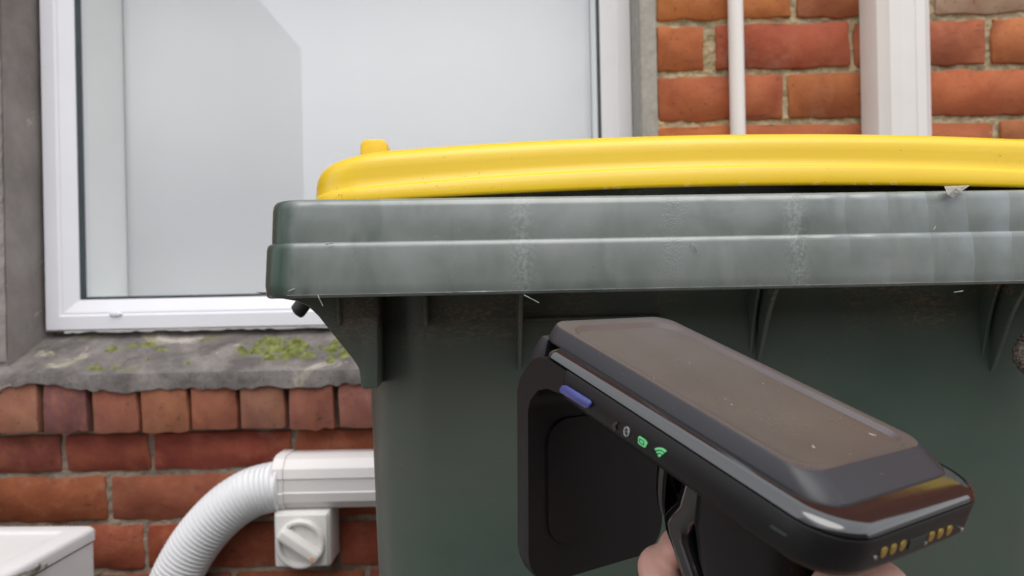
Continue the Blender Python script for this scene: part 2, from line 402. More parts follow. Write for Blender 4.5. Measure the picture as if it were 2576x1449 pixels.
def brick(parent, x0, x1, z0, z1, col, y=WY):
    global brick_count
    w, h = x1-x0, z1-z0
    if w < .02: return
    me = random.choice(STRETCH if w > .16 else HEADER); ref = .228 if w > .16 else .108
    o = bpy.data.objects.new('brick', me)
    o.location = ((x0+x1)/2, y+random.uniform(-.0012, .0015), (z0+z1)/2)
    o.scale = (w/ref, 1, h/.076); o.rotation_euler = (random.gauss(0, .006), random.gauss(0, .004), random.gauss(0, .005))
    o.color = (*[c*random.uniform(.90, 1.1) for c in col], 1)
    link(o, parent); brick_count += 1
    return o
def course(parent, x0, x1, z0, z1, joints, pal, g=.010, skip=None):
    js = sorted([j for j in joints if x0 < j < x1]); e = [x0-g/2]+js+[x1+g/2]
    for a, b in zip(e[:-1], e[1:]):
        brick(parent, a+g/2, b-g/2, z0, z1, random.choice(pal))
def fill(x0, x1, a, b, off):            # extend known joints both ways with stretchers / headers
    js = list(a)
    lo, hi = (min(js), max(js)) if js else (x0+off, x0+off)
    if not js: js = [lo]
    while lo > x0: lo -= .2385; js.append(lo)
    while hi < x1: hi += .2385; js.append(hi)
    return [j for j in js if x0+.03 < j < x1-.03]
# right-hand brickwork; courses seen in the photo have their joints where it shows them
ZJ = H+0.366; PR = .0877
seen = {1: [1999], 0: [(1770, 1800), 2144, 2489], -1: [1978, 2320], -2: [1855, 2510]}
XMAX = 1.42
stuff = MB()
for k in range(-16, 17):
    z0 = ZJ+k*PR+.0055; z1 = ZJ+(k+1)*PR-.0055
    if z1 > ZT or z0 < 0.0: continue
    key = {1: 1, 0: 0, -1: -1, -2: -2}.get(k)
    vis = .55 < z0 < 1.72
    if key is not None:
        v = {1: 25, 0: 120, -1: 245, -2: 322}[key]; xs = []
        x0 = XR
        marks = seen[key]; edges = []
        for mk in marks:
            if isinstance(mk, tuple): edges.append((at(mk[0], v, WY).x, at(mk[1], v, WY).x))
            else: xx = at(mk, v, WY).x; edges.append((xx-.0048, xx+.0048))
        while edges[-1][1] < XMAX: edges.append((edges[-1][1]+.229, edges[-1][1]+.239))
        for (a, b) in edges:
            col = random.choice(PAL_R); 
            if key in (1,) and len(xs) == 0: col = (.46, .16, .055)
            if key == -1: col = (.42, .135, .05)
            bo = brick(wall_r, x0, a, z0, z1, col); xs.append(a)
            if key == 1 and x0 > .68: bo.color = (.50, .34, .23, 1)
            x0 = b
    elif vis:
        course(wall_r, XR, XMAX, z0, z1, fill(XR, XMAX, [], 0, random.choice((.11, .225, .17))), PAL_R)
    else:
        x = XR
        while x < 4: stuff.box(x, x+.228, WY, WY+.03, z0, z1); x += .2385
    if key is not None or vis:
        x = XMAX+.02 if key is None else x0
        while x < 4: stuff.box(x, x+.228, WY, WY+.03, z0, z1); x += .2385
# left-hand brickwork under the window
ZL = H-.3075; PL = .0857
seenL = {0: [160, 380, 740], -1: [274, 640], -2: [367, 480, 850], -3: [240, 590, 925]}
for k in range(-9, 1):
    z0 = ZL+k*PL+.005; z1 = ZL+(k+1)*PL-.005
    if z0 < 0: continue
    if k == 0: z1 = ZS-.004
    v = {0: 1140, -1: 1255, -2: 1380, -3: 1500}.get(k)
    known = [at(q, v, WY).x for q in seenL[k]] if v else []
    x0 = -1.30 if k > -5 else -.9
    js = fill(x0, SPLIT-.012, known, 0, random.choice((.1, .2)))
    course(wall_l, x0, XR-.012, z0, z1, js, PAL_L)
    x = x0-.01
    while x > -4: stuff.box(x-.228, x, WY, WY+.03, z0, z1); x -= .2385
for k in range(1, 24):                   # left of the window
    z0 = ZL+k*PL+.005; z1 = ZL+(k+1)*PL-.005
    if z1 > ZT: continue
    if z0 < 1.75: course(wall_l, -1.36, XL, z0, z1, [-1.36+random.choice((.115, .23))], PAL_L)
    x = -1.37
    while x > -4: stuff.box(x-.228, x, WY, WY+.03, z0, z1); x -= .2385
    if z0 > 2.06:
        x = XL+.012
        while x < XR-.23: stuff.box(x, x+.228, WY, WY+.03, z0, z1); x += .2385
so = stuff.build('brickwork', BRICK, house, 0); so.color = (.33, .095, .045, 1); tag(so, kind='stuff')

# window opening: cement jambs, sill, sill course
WX0, WX1, WZ0, WZ1 = -.866, .2306, H-.0634, 1.96
WYF = 1.372                                 # face of the window frame
mb = MB(); grid_panel(mb, XL-.004, -.8735, H-.11, 2.0, .009, WY-.006, .0035, 4)
mb.box(XL, -.8735, WY-.002, 1.44, H-.16, 2.015); bo = mb.build('jamb', JAMB, house, 0)
mb = MB(); mb.box(.2300, XR-.002, WY-.003, 1.44, H-.17, 2.015); bevelled('jamb', mb, JAMB_R, house, .003, 2)
mb = MB(); mb.box(XL, XR, WY-.004, 1.44, 1.955, 2.019); mb.build('lintel', JAMB, house, 0)
mb = MB(); rows = []
prof = []
for i in range(15): t = i/14; prof.append((1.40-(1.40-1.252)*t, -.064-.004-(.129-.066)*t))
prof += [(1.2465, -.1315), (1.2445, -.137), (1.244, -.146), (1.2445, -.1555), (1.262, -.158), (1.3, -.158)]
SX0, SX1 = -1.08, .34; NX = 260
for i in range(NX+1):
    x = SX0+(SX1-SX0)*i/NX; row = []
    for j, (y, z) in enumerate(prof):
        d = noise.noise((x*22, y*30, 4.0))*.0035+noise.noise((x*75, y*75, z*60))*.0022
        e = noise.noise((x*30, z*40, 8.0))*.0028 if j > 13 else 0
        lump = .010*math.exp(-((x+.80)/.05)**2-((y-1.265)/.03)**2)
        ragged = (noise.noise((x*13, 2.2, .5))*.009+noise.noise((x*61, 7.2, .5))*.006) if j >= 17 else 0
        row.append((x, y+e, H+z+(d if j < 14 else 0)+lump+ragged))
    rows.append(row)
sill = mb.loops(rows, True, True, closed=False).build('sill', SILL, house, 60)
edges = [(-26, 92), (108, 215), (233, 343), (357, 470), (481, 592), (605, 713), (728, 838), (855, 963), (978, 1086), (1100, 1210), (1225, 1335), (1350, 1460)]
for i, (a, b) in enumerate([(-270, -160), (-148, -40)]+edges):
    x0, x1 = at(a, 1030, 1.25).x, at(b, 1030, 1.25).x
    col = (.34, .135, .095)
    if i == 3: col = (.21, .085, .085)
    if i in (5, 6): col = (.40, .15, .085)
    o = brick(sill, x0, x1, H-.231+random.uniform(-.002, .002), H-.146, col, 1.25)
    o.rotation_euler = (random.gauss(0, .01), random.gauss(0, .012), random.gauss(0, .01))
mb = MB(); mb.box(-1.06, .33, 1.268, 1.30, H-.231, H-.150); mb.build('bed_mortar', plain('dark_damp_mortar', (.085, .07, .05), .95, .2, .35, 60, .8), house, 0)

# window: four frame members with mitres, gasket, pane
win = empty("window"); win.parent = house
PROF = [(0, .05), (0, .000), (.003, -.004), (.027, -.004), (.030, -.001), (.034, -.001), (.052, .008), (.057, .011), (.057, .05)]   # inset, y offset
def frame_side(side):
    loops = []
    for ins, dy in PROF:
        x0, x1, z0, z1 = WX0+ins, WX1-ins, WZ0+ins, WZ1-ins; y = WYF+dy
        c_ = {'l': ((x0, y, z0), (x0, y, z1)), 'r': ((x1, y, z1), (x1, y, z0)), 'b': ((x1, y, z0), (x0, y, z0)), 't': ((x0, y, z1), (x1, y, z1))}[side]
        loops.append(c_)
    return MB().loops([[l[0] for l in loops], [l[1] for l in loops]], True, True).build('frame', UPVC, win, 25)
for s_ in 'lrbt': frame_side(s_)
def ring(name, ins0, ins1, y, mat, th):
    mb = MB()
    a = (WX0+ins0, WX1-ins0, WZ0+ins0, WZ1-ins0); b = (WX0+ins1, WX1-ins1, WZ0+ins1, WZ1-ins1)
    A = [(a[0], a[2]), (a[1], a[2]), (a[1], a[3]), (a[0], a[3])]; B = [(b[0], b[2]), (b[1], b[2]), (b[1], b[3]), (b[0], b[3])]
    for i in range(4):
        k = (i+1) % 4
        mb.loops([[(A[i][0], y, A[i][1]), (B[i][0], y, B[i][1]), (B[i][0], y+th, B[i][1]), (A[i][0], y+th, A[i][1])],
                  [(A[k][0], y, A[k][1]), (B[k][0], y, B[k][1]), (B[k][0], y+th, B[k][1]), (A[k][0], y+th, A[k][1])]], True, True)
    return mb.build(name, mat, win, 0)
ring('gasket', .0572, .0625, WYF+.0135, GASKET, .012)
MB().box(WX0+.058, WX1-.058, WYF+.018, WYF+.022, WZ0+.058, WZ1-.058).build('pane', GLASS, win, 0)
# drain cap on the bottom member
cp = at(292, 790, WYF-.004); loops = []
for r_, d_ in ((.0075, 0), (.0075, .002), (.006, .0035), (.002, .004)):
    loops.append([(cp.x+1.6*r_*math.cos(a*pi/8), WYF-.004-d_, cp.z+.55*r_*math.sin(a*pi/8)) for a in range(16)])
MB().loops(loops).build('drain_cap', UPVC, win)
# room side of the opening: white reveal and closed box behind
mb = MB(); ix0, ix1, iz0, iz1 = WX0+.050, WX1-.050, WZ0+.052, WZ1-.05
YB = 1.60
mb.box(ix0-.05, ix0+.004, WYF+.051, YB+.1, iz0-.05, iz1+.05); mb.box(ix1-.004, ix1+.05, WYF+.051, YB+.1, iz0-.05, iz1+.05)
mb.box(ix0, ix1, WYF+.051, YB+.1, iz0-.05, iz0-.0); mb.box(ix0, ix1, WYF+.051, YB+.1, iz1, iz1+.05); mb.box(ix0, ix1, YB+.06, YB+.1, iz0, iz1)
mb.build('inner_reveal', INNER, win, 0)
mb = MB()
bl = []
for i in range(61):
    x = ix0+.006+(ix1-ix0-.012)*i/60; y = YB-.035+.003*noise.noise((x*6, 0, 0))
    bl.append([(x, y, iz0+.004), (x, y+.001*noise.noise((x*5, 2, 0)), (iz0+iz1)/2), (x, y, iz1-.002)])
blind = mb.loops(bl, False, False, False).build('roller_blind', BLIND, None, 60)
bm_ = blind.modifiers.new('thick', 'SOLIDIFY'); bm_.thickness = .002
tag(blind, 'plain white roller blind drawn down behind the window pane', 'blind')

# moss tufts on the sill
mb = MB()
def sill_z(y): return H-.068-(.063)*(1.40-y)/(1.40-1.252)
def tuft(u, v, ru, rv, h):
    # find the sill point under this picture position
    y = min((1.252+.001*i for i in range(140)), key=lambda q: abs(ray(u, v).z*q+H-sill_z(q)))
    p = at(u, v, y); rx = ru*y/F; ry = rv*y/F*1.6
    loops = []
    for q in (1.0, .93, .75, .5, .2):
        loops.append([(p.x+q*rx*math.cos(a*pi/9)*(1+.22*noise.noise((a, u*.1, q))), p.y+q*ry*math.sin(a*pi/9)*(1+.2*noise.noise((a*1.3, v*.1, q))),
                       sill_z(p.y+q*ry*math.sin(a*pi/9))-.003+(h*(1-q*q))*(1+.4*noise.noise((a*.9, q*5, u*.2)))) for a in range(18)])
    mb.loops(loops, False, True)
for t_ in [(690, 858, 34, 9, .010), (655, 866, 20, 7, .009), (745, 862, 26, 9, .011), (640, 886, 26, 9, .010), (690, 880, 30, 10, .012), (735, 882, 36, 10, .013),
           (680, 902, 26, 9, .010), (725, 892, 30, 9, .011), (775, 897, 26, 8, .010), (762, 874, 24, 8, .011), (835, 880, 18, 16, .012), (850, 862, 22, 10, .011), (830, 905, 12, 14, .008), (870, 888, 20, 12, .01),
           (285, 880, 26, 7, .008), (330, 872, 24, 6, .007), (375, 868, 30, 7, .007), (405, 882, 26, 6, .006), (372, 905, 10, 5, .006), (475, 914, 12, 5, .006),
           (240, 928, 30, 6, .008), (290, 925, 16, 5, .006), (325, 920, 12, 4, .005), (510, 858, 16, 6, .005)]:
    tuft(*t_)
for _ in range(60):
    tuft(random.gauss(720, 60), random.gauss(880, 14), random.uniform(5, 12), random.uniform(3, 5), random.uniform(.004, .008))
moss = mb.build('moss', MOSS, None, 60); tag(moss, 'green cushions of moss growing on the grey cement sill', 'moss', kind='stuff')

# ------------------------------------------------------------------ services on the wall
TPROF = [(d*1.14, h) for d, h in ((0, -.044), (.036, -.044), (.046, -.0405), (.055, -.029), (.0575, -.027), (.060, -.012), (.0585, -.0105), (.0585, .0105), (.060, .012), (.0575, .027), (.055, .029), (.046, .0405), (.036, .044), (0, .044))]
zt = at(820, 1216, 1.225).z
xt0 = at(706, 1220, 1.238).x; xv = at(2268, 200, 1.235).x
tr_h = MB().loops([[(x, WY-.001-d, zt+h) for d, h in TPROF] for x in (xt0+.012, xv-.05)]).build('duct_cover', PVC, None, 25)
tag(tr_h, 'off-white plastic duct cover running level along the brick wall beside the bin', 'duct cover')
MB().loops([[(x, WY-.0005-d*1.05, zt+h*1.045) for d, h in TPROF] for x in (xt0-.006, xt0+.0118)]).build('end_collar', PVC, tr_h, 25)
tr_v = MB().loops([[(xv+h*1.08, WY-.001-d, z) for d, h in TPROF] for z in (zt+.05, 2.7)]).build('duct_cover', PVC, None, 25)
tag(tr_v, 'broad white plastic duct cover standing upright on the red bricks', 'duct cover')
bevelled('elbow', MB().box(xv-.0495, xv+.05, WY-.066, WY-.0015, zt-.05, zt+.0495), PVC, tr_v, .012, 3)
pc = at(1852, 160, 1.266)
pipe = MB().loops([[(pc.x+.0128*math.cos(2*pi*k/24), 1.264+.0128*math.sin(2*pi*k/24), z) for k in range(24)] for z in (.02, 2.72)]).build('conduit_pipe', PVC, None, 40)
tag(pipe, 'thin round white conduit pipe on the bricks just right of the window', 'pipe')
for z in (.5, 1.72, 2.4): bevelled('pipe_clip', MB().box(pc.x-.017, pc.x+.017, 1.2485, WY, z, z+.016), PVC, pipe, .002, 2)
# corrugated hose
hp = [at(712, 1222, 1.238), at(690, 1224, 1.238), at(632, 1240, 1.238), at(570, 1280, 1.238), at(512, 1340, 1.238), at(468, 1405, 1.238), at(437, 1470, 1.238), at(418, 1550, 1.238), at(412, 1650, 1.22), at(420, 1780, 1.215)]
hp.append(Vector((hp[-1].x+.01, 1.2, .03)))
pts = spline(hp, 40)
L = [0]
for a, b in zip(pts[:-1], pts[1:]): L.append(L[-1]+(b-a).length)
PITCH = .0078; n_ = int(L[-1]/(PITCH/6)); path = []; rad = []; j = 0
for i in range(n_):
    s_ = i*PITCH/6
    while L[j+1] < s_: j += 1
    t = (s_-L[j])/max(1e-6, L[j+1]-L[j]); path.append(pts[j].lerp(pts[j+1], t))
    ph = (i % 6)/6
    rad.append(.0392+(.0020 if .2 < ph < .75 else -.0022))
hose = MB().loops(sweep(path, rad, 32)).build('corrugated_hose', PVC_B, None, 50)
tag(hose, 'white corrugated hose curving down from the level duct cover', 'hose')

# isolator switch
sw = tag(empty('isolator_switch', (0, 0, 0)), 'off-white rotary isolator switch box under the level duct cover', 'switch')
YS = 1.212
a = at(688, 1288, YS); b = at(832, 1432, YS)
bevelled('housing', MB().box(a.x, b.x, YS, WY, b.z+.004, a.z), SWITCH, sw, .005, 3)
bevelled('cover_plate', MB().box(a.x+.003, b.x-.003, YS-.006, YS+.0005, b.z+.007, a.z-.003), SWITCH, sw, .004, 3)
c0 = at(757, 1367, YS-.006)
def disc(cx, cz, y0, prof, n=40): return [[(cx+r*math.cos(2*pi*k/n), y0-d, cz+r*math.sin(2*pi*k/n)) for k in range(n)] for r, d in prof]
kb = MB().loops(disc(c0.x, c0.z, YS-.0055, [(.040, 0), (.040, .006), (.037, .009), (.033, .0085), (.030, .002), (.004, .0015)])).build('knob', SWITCH, sw, 35)
ang = math.radians(-35.5); hx = Vector((math.cos(ang), 0, math.sin(ang))); hz = Vector((-hx.z, 0, hx.x))
hd = MB(); loops = []
for s_, k in ((-.039, .6), (-.0375, .92), (-.033, 1), (.033, 1), (.0375, .92), (.039, .6)):
    loops.append([Vector((c0.x, YS-.0065, c0.z))+hx*s_+hz*q*k+Vector((0, -d*k, 0)) for q, d in ((-.0125, 0), (-.0105, .016), (-.006, .020), (.006, .020), (.0105, .016), (.0125, 0))])
hd.loops(loops); bevelled('handle', hd, SWITCH, kb, .0015, 2)
mk = Vector((c0.x, YS-.027, c0.z))+hx*.030-hz*.002
MB().loops([[mk+hx*p[0]+hz*p[1]+Vector((0, d, 0)) for p in rrect(-.003, .003, -.003, .003, .0012, 3)] for d in (.001, 0)]).build('indicator', ORANGE, kb)
for (dx, dz) in ((.058, -.092), (.006, -.006)): pass

# air-conditioner outdoor unit
ac = empty('air_conditioner', (0, 0, 0)); tag(ac, 'white outdoor air conditioner casing with algae-stained edge, corner of its top showing', 'air conditioner')
br = at(249, 1326, 1.135); ac.location = (br.x, 1.135, 0); ac.rotation_euler = (0, 0, math.radians(-2.2))
zt_ = br.z+.004; WAC, DAC = .80, .34
out = rrect(-WAC, 0, -DAC, 0, .014, 6)
def inset(l, d, x0, x1, y0, y1):
    cx, cy = (x0+x1)/2, (y0+y1)/2
    return [(cx+(p[0]-cx)*(1-2*d/(x1-x0)), cy+(p[1]-cy)*(1-2*d/(y1-y0))) for p in l]
I_ = lambda d: inset(out, d, -WAC, 0, -DAC, 0)
MB().loops([[(x, y, z) for x, y in I_(.002)] for z in (.05, zt_-.0225)]).build('casing', STEEL, ac, 40)
MB().loops([[(x, y, z) for x, y in I_(.0045)] for z in (zt_-.0224, zt_-.0196)], False, False).build('seam', SEAM, ac, 40)
rz = [(0.0, -.0195), (0, -.008), (.0008, -.0045), (.003, -.0015), (.007, 0), (.030, 0.0), (.032, -.0004), (.034, -.0016), (.037, -.0024), (.041, -.0026)]
top = MB().loops([[(x, y, zt_+z) for x, y in I_(d)] for d, z in rz], False, True).build('top_panel', STEEL, ac, 40)
g_ = rrect(-WAC-.0012, .0012, -DAC-.0012, .0012, .015, 6)
sg = MB(); v_ = []
for i in range(27):     # grimy strip along the side of the top panel
    y = -.335+.215*i/26+.0; zz = zt_-.0195; v_.append([(.0012, y, zz+.0005), (.0012, y, zt_-.005-.010*max(0, (i-17)/9))])
sg.loops([[p[0] for p in v_], [p[1] for p in v_]], False, False, False).build('algae_stain', GRIME, top, 0)
for y in (-.14, -.30):
    MB().loops([[(.0012+d, y+r*math.cos(k*pi/6), zt_-.012+r*math.sin(k*pi/6)) for k in range(12)] for r, d in ((.0045, 0), (.0045, .0015), (.003, .003), (.0005, .0033))]).build('screw', METAL, top)
for x in (-.7, -.1):
    bevelled('foot', MB().box(x-.03, x+.03, -DAC+.01, -.01, 0, .0505), BLACK, ac, .004, 2)

# ------------------------------------------------------------------ neighbouring house across the yard (seen mirrored in the window)
D = 2*(WYF+.018)+6.0
ex = -531/F*D+.02*2.8; ez = H+600/F*D
nb = tag(empty('neighbour_house', (ex, -6, 0)), 'pale rendered gabled house across the yard, mirrored in the window pane', 'house')
nb.rotation_euler = (0, 0, math.radians(-22))
hw = 3.3; apex = ez+hw*1.12
G = [(-2*hw, 0), (0, 0), (0, ez), (-hw, apex), (-2*hw, ez)]
MB().loops([[(x, 0, z) for x, z in G], [(x, -7, z) for x, z in G]]).build('wall', RENDER, nb, 0)
R_ = [(.0, ez+.004), (-hw, apex+.004), (-2*hw, ez+.004), (-2*hw, ez+.06), (-hw, apex+.06), (0, ez+.06)]
MB().loops([[(x, 0.01, z) for x, z in R_], [(x, -7.05, z) for x, z in R_]]).build('roof', RENDER, nb, 0)
fe = tag(empty('added_fence', (0, -1.15, 0)), 'added timber fence behind the camera, unseen, shading the bin front', 'fence')  # out of view, added to block low skylight from the bin
pm = None
for i in range(46):
    x = -1.0+.105*i
    if pm is None:
        po = bevelled('paling', MB().box(0, .1, 0, .018, .03, 1.44), TIMBER, fe, .003, 1); pm = po.data
    else: po = link(bpy.data.objects.new('paling', pm), fe)
    po.location = (x, random.uniform(-.002, .002), random.uniform(-.006, .006))
for z in (.3, 1.1): MB().box(-1.0, 3.83, -.045, -.004, z, z+.09).build('rail', TIMBER, fe, 0)
for x in (-.95, .7, 2.3, 3.7): MB().box(x, x+.1, -.15, -.046, 0, 1.42).build('post', TIMBER, fe, 0)

# ------------------------------------------------------------------ wheelie bin
YAW = math.radians(2.9)
b0 = at(1930, 640, .446)
bin_ = empty('wheelie_bin', (b0.x, .446, 0)); bin_.rotation_euler = (0, 0, YAW)
tag(bin_, 'dark green wheelie bin with bright yellow lid in front of the window', 'bin')
cy_, sy_ = math.cos(YAW), math.sin(YAW)
def bin_at(u, v, yl):                       # point on the bin's own plane y = yl under a picture position
    r = ray(u, v)
    # local y = -sin*(x-bx) + cos*(y-by)
    k = (yl-sy_*b0.x+cy_*.446)/(-sy_*r.x+cy_*r.y)
    p = r*k; dx, dy = p.x-b0.x, p.y-.446
    return Vector((cy_*dx+sy_*dy, yl, p.z+H))
RB, RM, RT = H-.0035, H+.0292, H+.0552      # bottom, step and top of the collar
HW, DEP = .3035, .66
def bl_(d, r, n=10): return rrect(-HW+d, HW-d, d, DEP-d, r, n)
# collar: two tiers, hollow underneath
def tier(lv):
    return [[(x, y, z) for x, y in bl_(d, r)] for d, r, z in lv]
low = [(.0055, .018, RB+.0012), (.0042, .0195, RB+.0001), (.0022, .0205, RB-.0001), (.0008, .0215, RB+.0007), (.0002, .022, RB+.0022),
       (-.0002, .022, RB+.008), (.0008, .022, RM-.004), (.0013, .0218, RM-.0014), (.0024, .0212, RM-.0003), (.0038, .0203, RM-.0001)]
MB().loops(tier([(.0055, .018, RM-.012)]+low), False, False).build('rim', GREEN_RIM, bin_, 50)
up = [(.0037, .0205, RM-.003), (.0036, .0205, RM+.002), (.0044, .020, RT-.006), (.0052, .0192, RT-.0026), (.0068, .0178, RT-.0008), (.009, .0157, RT-.0001), (.012, .013, RT-.0002), (.0145, .011, RT-.002), (.015, .0105, RT-.006), (.015, .0105, RT-.03)]
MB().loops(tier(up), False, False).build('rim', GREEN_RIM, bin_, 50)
# shelf under the collar and body
shelf = [[(x, y, z) for x, y in rrect(-a, a, f, e, r, 10)] for a, f, e, r, z in
         ((HW-.0057, .0057, DEP-.0057, .016, RM-.014), (.262, .050, DEP-.03, .05, RM-.016), (.2565, .056, DEP-.036, .055, RM-.022), (.2552, .0585, DEP-.038, .055, RB-.01),
          (.2535, .062, DEP-.04, .055, RB-.12), (.250, .068, DEP-.05, .055, RB-.30), (.243, .082, DEP-.08, .055, RB-.60), (.236, .10, DEP-.10, .05, .08), (.225, .115, DEP-.115, .045, .05))]
MB().loops(shelf, False, True).build('body', GREEN, bin_, 40)
BYF = lambda z: .0585+(RB-.01-z)*.032       # front of the body at height z
# ribs that carry the collar; shallower twins added only to make dark slots
def fin(u, v_tip, top_in=.006, th=.0042):
    p = bin_at(u, v_tip, .058); x = p.x; zt2 = p.z; mb = MB(); prof = []
    n = 10
    for i in range(n+1):
        t = i/n; z = RM-.02+(zt2-(RM-.02))*t
        y = BYF(z)+.004-(.0585-top_in)*(1-t)**1.0*(1-.25*math.sin(pi*t))
        prof.append((y, z))
    L_ = []
    for sx in (-1, 1):
        L_.append([(x+sx*th*(.85 if i < n else .5), y+(.0012 if 0 else 0), z) for i, (y, z) in enumerate(prof)]+[(x+sx*th*.6, BYF(zt2)+.01, zt2-.001), (x+sx*th*1.3, BYF(RM)+.012, RM-.02)])
    mb.loops(L_); return bevelled('rib', mb, GREEN, bin_, .0007, 2)
fin(1308, 955, .006, .0016); fin(1912, 935, .007, .0019); fin(1893, 925, .030, .0016); fin(2502, 962, .006, .0019); fin(2478, 945, .030, .0016); fin(3100, 962, .006, .0019)
for u in (852, 1070):
    p0 = bin_at(u, 750, .045); p1 = bin_at(u, 820, .045)
    bevelled('small_rib', MB().box(p0.x-.0012, p0.x+.0012, .044, .066, p1.z, RM-.016), GREEN, bin_, .0008, 2)
p0 = bin_at(1322, 770, .058); p1 = bin_at(1660, 800, .058)
bevelled('ledge', MB().box(p0.x, p1.x, .0563, .064, p1.z-.0, p1.z+.0022), GREEN, bin_, .0008, 2)
# corner gusset plates, left one as outlined in the photo, right one mirrored
gp = [(640, 735), (700, 750), (748, 758), (775, 771), (800, 795), (848, 855), (886, 902), (902, 926), (906, 950), (907, 972), (914, 979), (945, 977), (950, 977), (950, 735)]
pl = [bin_at(u, v, .046) for u, v in gp]
for s_ in (1, -1):
    ls = [[(s_*p.x, y, min(p.z, RM-.016)) for p in pl] for y in (.046, .085)]
    bevelled('gusset', MB().loops(ls), GREEN, bin_, .0014, 2)
# pale flash and burrs along the lower edge of the collar
mb = MB(); top_ = []; bot = []
for i in range(460):
    q = -.286+.576*i/459
    k = max(0., .28+.9*noise.noise((q*55, 5, 1))+.55*noise.noise((q*300, 2, 7)))
    big = max(0., noise.noise((q*14, 9, 3))-.12)*2.2
    hh = .00028*k*(.5+big)
    top_.append((q, -.0004, RB+.0019+hh)); bot.append((q, -.0004-.0005*k*big, RB+.0017-hh*1.1))
mb.loops([top_, bot], False, False, False)
bo = tag(mb.build('burr', BURR, bin_, 0), kind='stuff'); md = bo.modifiers.new('thick', 'SOLIDIFY'); md.thickness = .0004
# curled shavings
for (u, v, a, ln) in ((800, 742, -1.2, .007), (1318, 742, -.5, .010), (1740, 612, -1.0, .006), (820, 615, .2, .004), (2345, 582, .9, .004), (2400, 735, .1, .006), (725, 733, .4, .004)):
    p = bin_at(u, v, -.0012); pp = [p+Vector((math.cos(a)*t*ln, -.0006*math.sin(t*5), math.sin(a)*t*ln)) for t in (0, .3, .6, 1)]
    MB().loops(sweep(spline(pp, 4), [.00035]*13, 6)).build('shaving', BURR, bin_, 60)
# dark lug under the side of the collar
lp = [bin_at(u, v, .17) for u, v in ((772, 740), (764, 762), (750, 782), (742, 790))]
MB().loops(sweep(spline(lp, 5), [.0065]*11+[.0062, .0058, .005, .0035, .001], 16)).build('lug', BLACK, bin_, 60)
# lid
LW, LY0, LY1 = .2784, .0115, .60
lx = lambda x: x/LW
levels = [(.004, .004, .030, .0606, .0090), (.0012, .0012, .032, .0603, .0090), (0, 0, .033, .0613, .0091), (-.0002, -.0002, .033, .0626, .0095), (.0006, .0006, .033, .0715, .0136), (.0014, .0014, .0325, .0724, .0138), (.0010, .0034, .032, .0732, .0138),
          (.0011, .0044, .032, .0742, .0135), (.0013, .0050, .032, .0785, .0128), (.0018, .0055, .033, .083, .0122), (.0042, .0060, .033, .0875, .012), (.0072, .0075, .034, .0905, .012), (.0112, .0105, .035, .093, .012), (.0155, .015, .036, .0948, .012), (.0210, .022, .038, .0960, .012), (.031, .032, .04, .0966, .012),
          (.05, .05, .04, .0974, .0115), (.10, .10, .04, .0985, .010), (.19, .19, .03, .0995, .004), (.262, .262, .008, .100, .0)]
loops = []
for dx_, d, r, z, bow in levels:
    # left and right ends round over in a larger arc than the front
    l = rrect(-LW+dx_, LW-dx_, LY0+d*.9, LY1-d*.8, r, 14); l2 = []
    for i, p in enumerate(l):
        q = l[(i+1) % len(l)]; n = 30 if math.hypot(q[0]-p[0], q[1]-p[1]) > .15 else 1
        for k in range(n): l2.append((p[0]+(q[0]-p[0])*k/n, p[1]+(q[1]-p[1])*k/n))
    res = []
    for x, y in l2:
        zz = H+z-bow*lx(x)**2
        res.append((x, y, zz))
    loops.append(res)
m_ = min(len(l) for l in loops)
lid = MB()
if len(set(len(l) for l in loops)) == 1: lid.loops(loops, False, True)
else:
    good = [l for l in loops if len(l) == len(loops[0])]; lid.loops(good, False, True)
lid_o = lid.build('lid', YELLOW, bin_, 50)
md = lid_o.modifiers.new('thick', 'SOLIDIFY'); md.thickness = .003; md.offset = -1
# raised grips on the lid
for u in (940, 2562):
    yl = .16 if u < 1000 else .15
    a = bin_at(u-36, 385, yl); b = bin_at(u+36, 349, yl)
    pr = [(a.x, a.z-.02), (a.x+.0008, b.z-.004), (a.x+.003, b.z-.0008), (a.x+.006, b.z), (b.x-.006, b.z), (b.x-.003, b.z-.0008), (b.x-.0008, b.z-.004), (b.x, a.z-.02)]
    bevelled('lid_grip', MB().loops([[(x, y, z) for x, z in pr] for y in (yl, yl+.05)]), YELLOW, lid_o, .0015, 2)
# burrs of yellow plastic along the lid's lower edge
mb = MB()
for i in range(13):
    u = random.uniform(1500, 2420); p = bin_at(u, 470, LY0); q = p.x; ln = random.uniform(.0012, .004); z = H+.0613-.0091*lx(q)**2
    mb.loops([[(q, LY0-.0004, z-.0006), (q+ln, LY0-.0004, z-.0006)], [(q+ln*.1, LY0-.0012, z+random.uniform(.0002, .0008)), (q+ln*.8, LY0-.0010, z+random.uniform(0, .0007))]], False, False, False)
bo = tag(mb.build('burr', plain('pale_yellow_burr', (.72, .58, .22), .5), lid_o, 0), kind='stuff'); md = bo.modifiers.new('thick', 'SOLIDIFY'); md.thickness = .0003
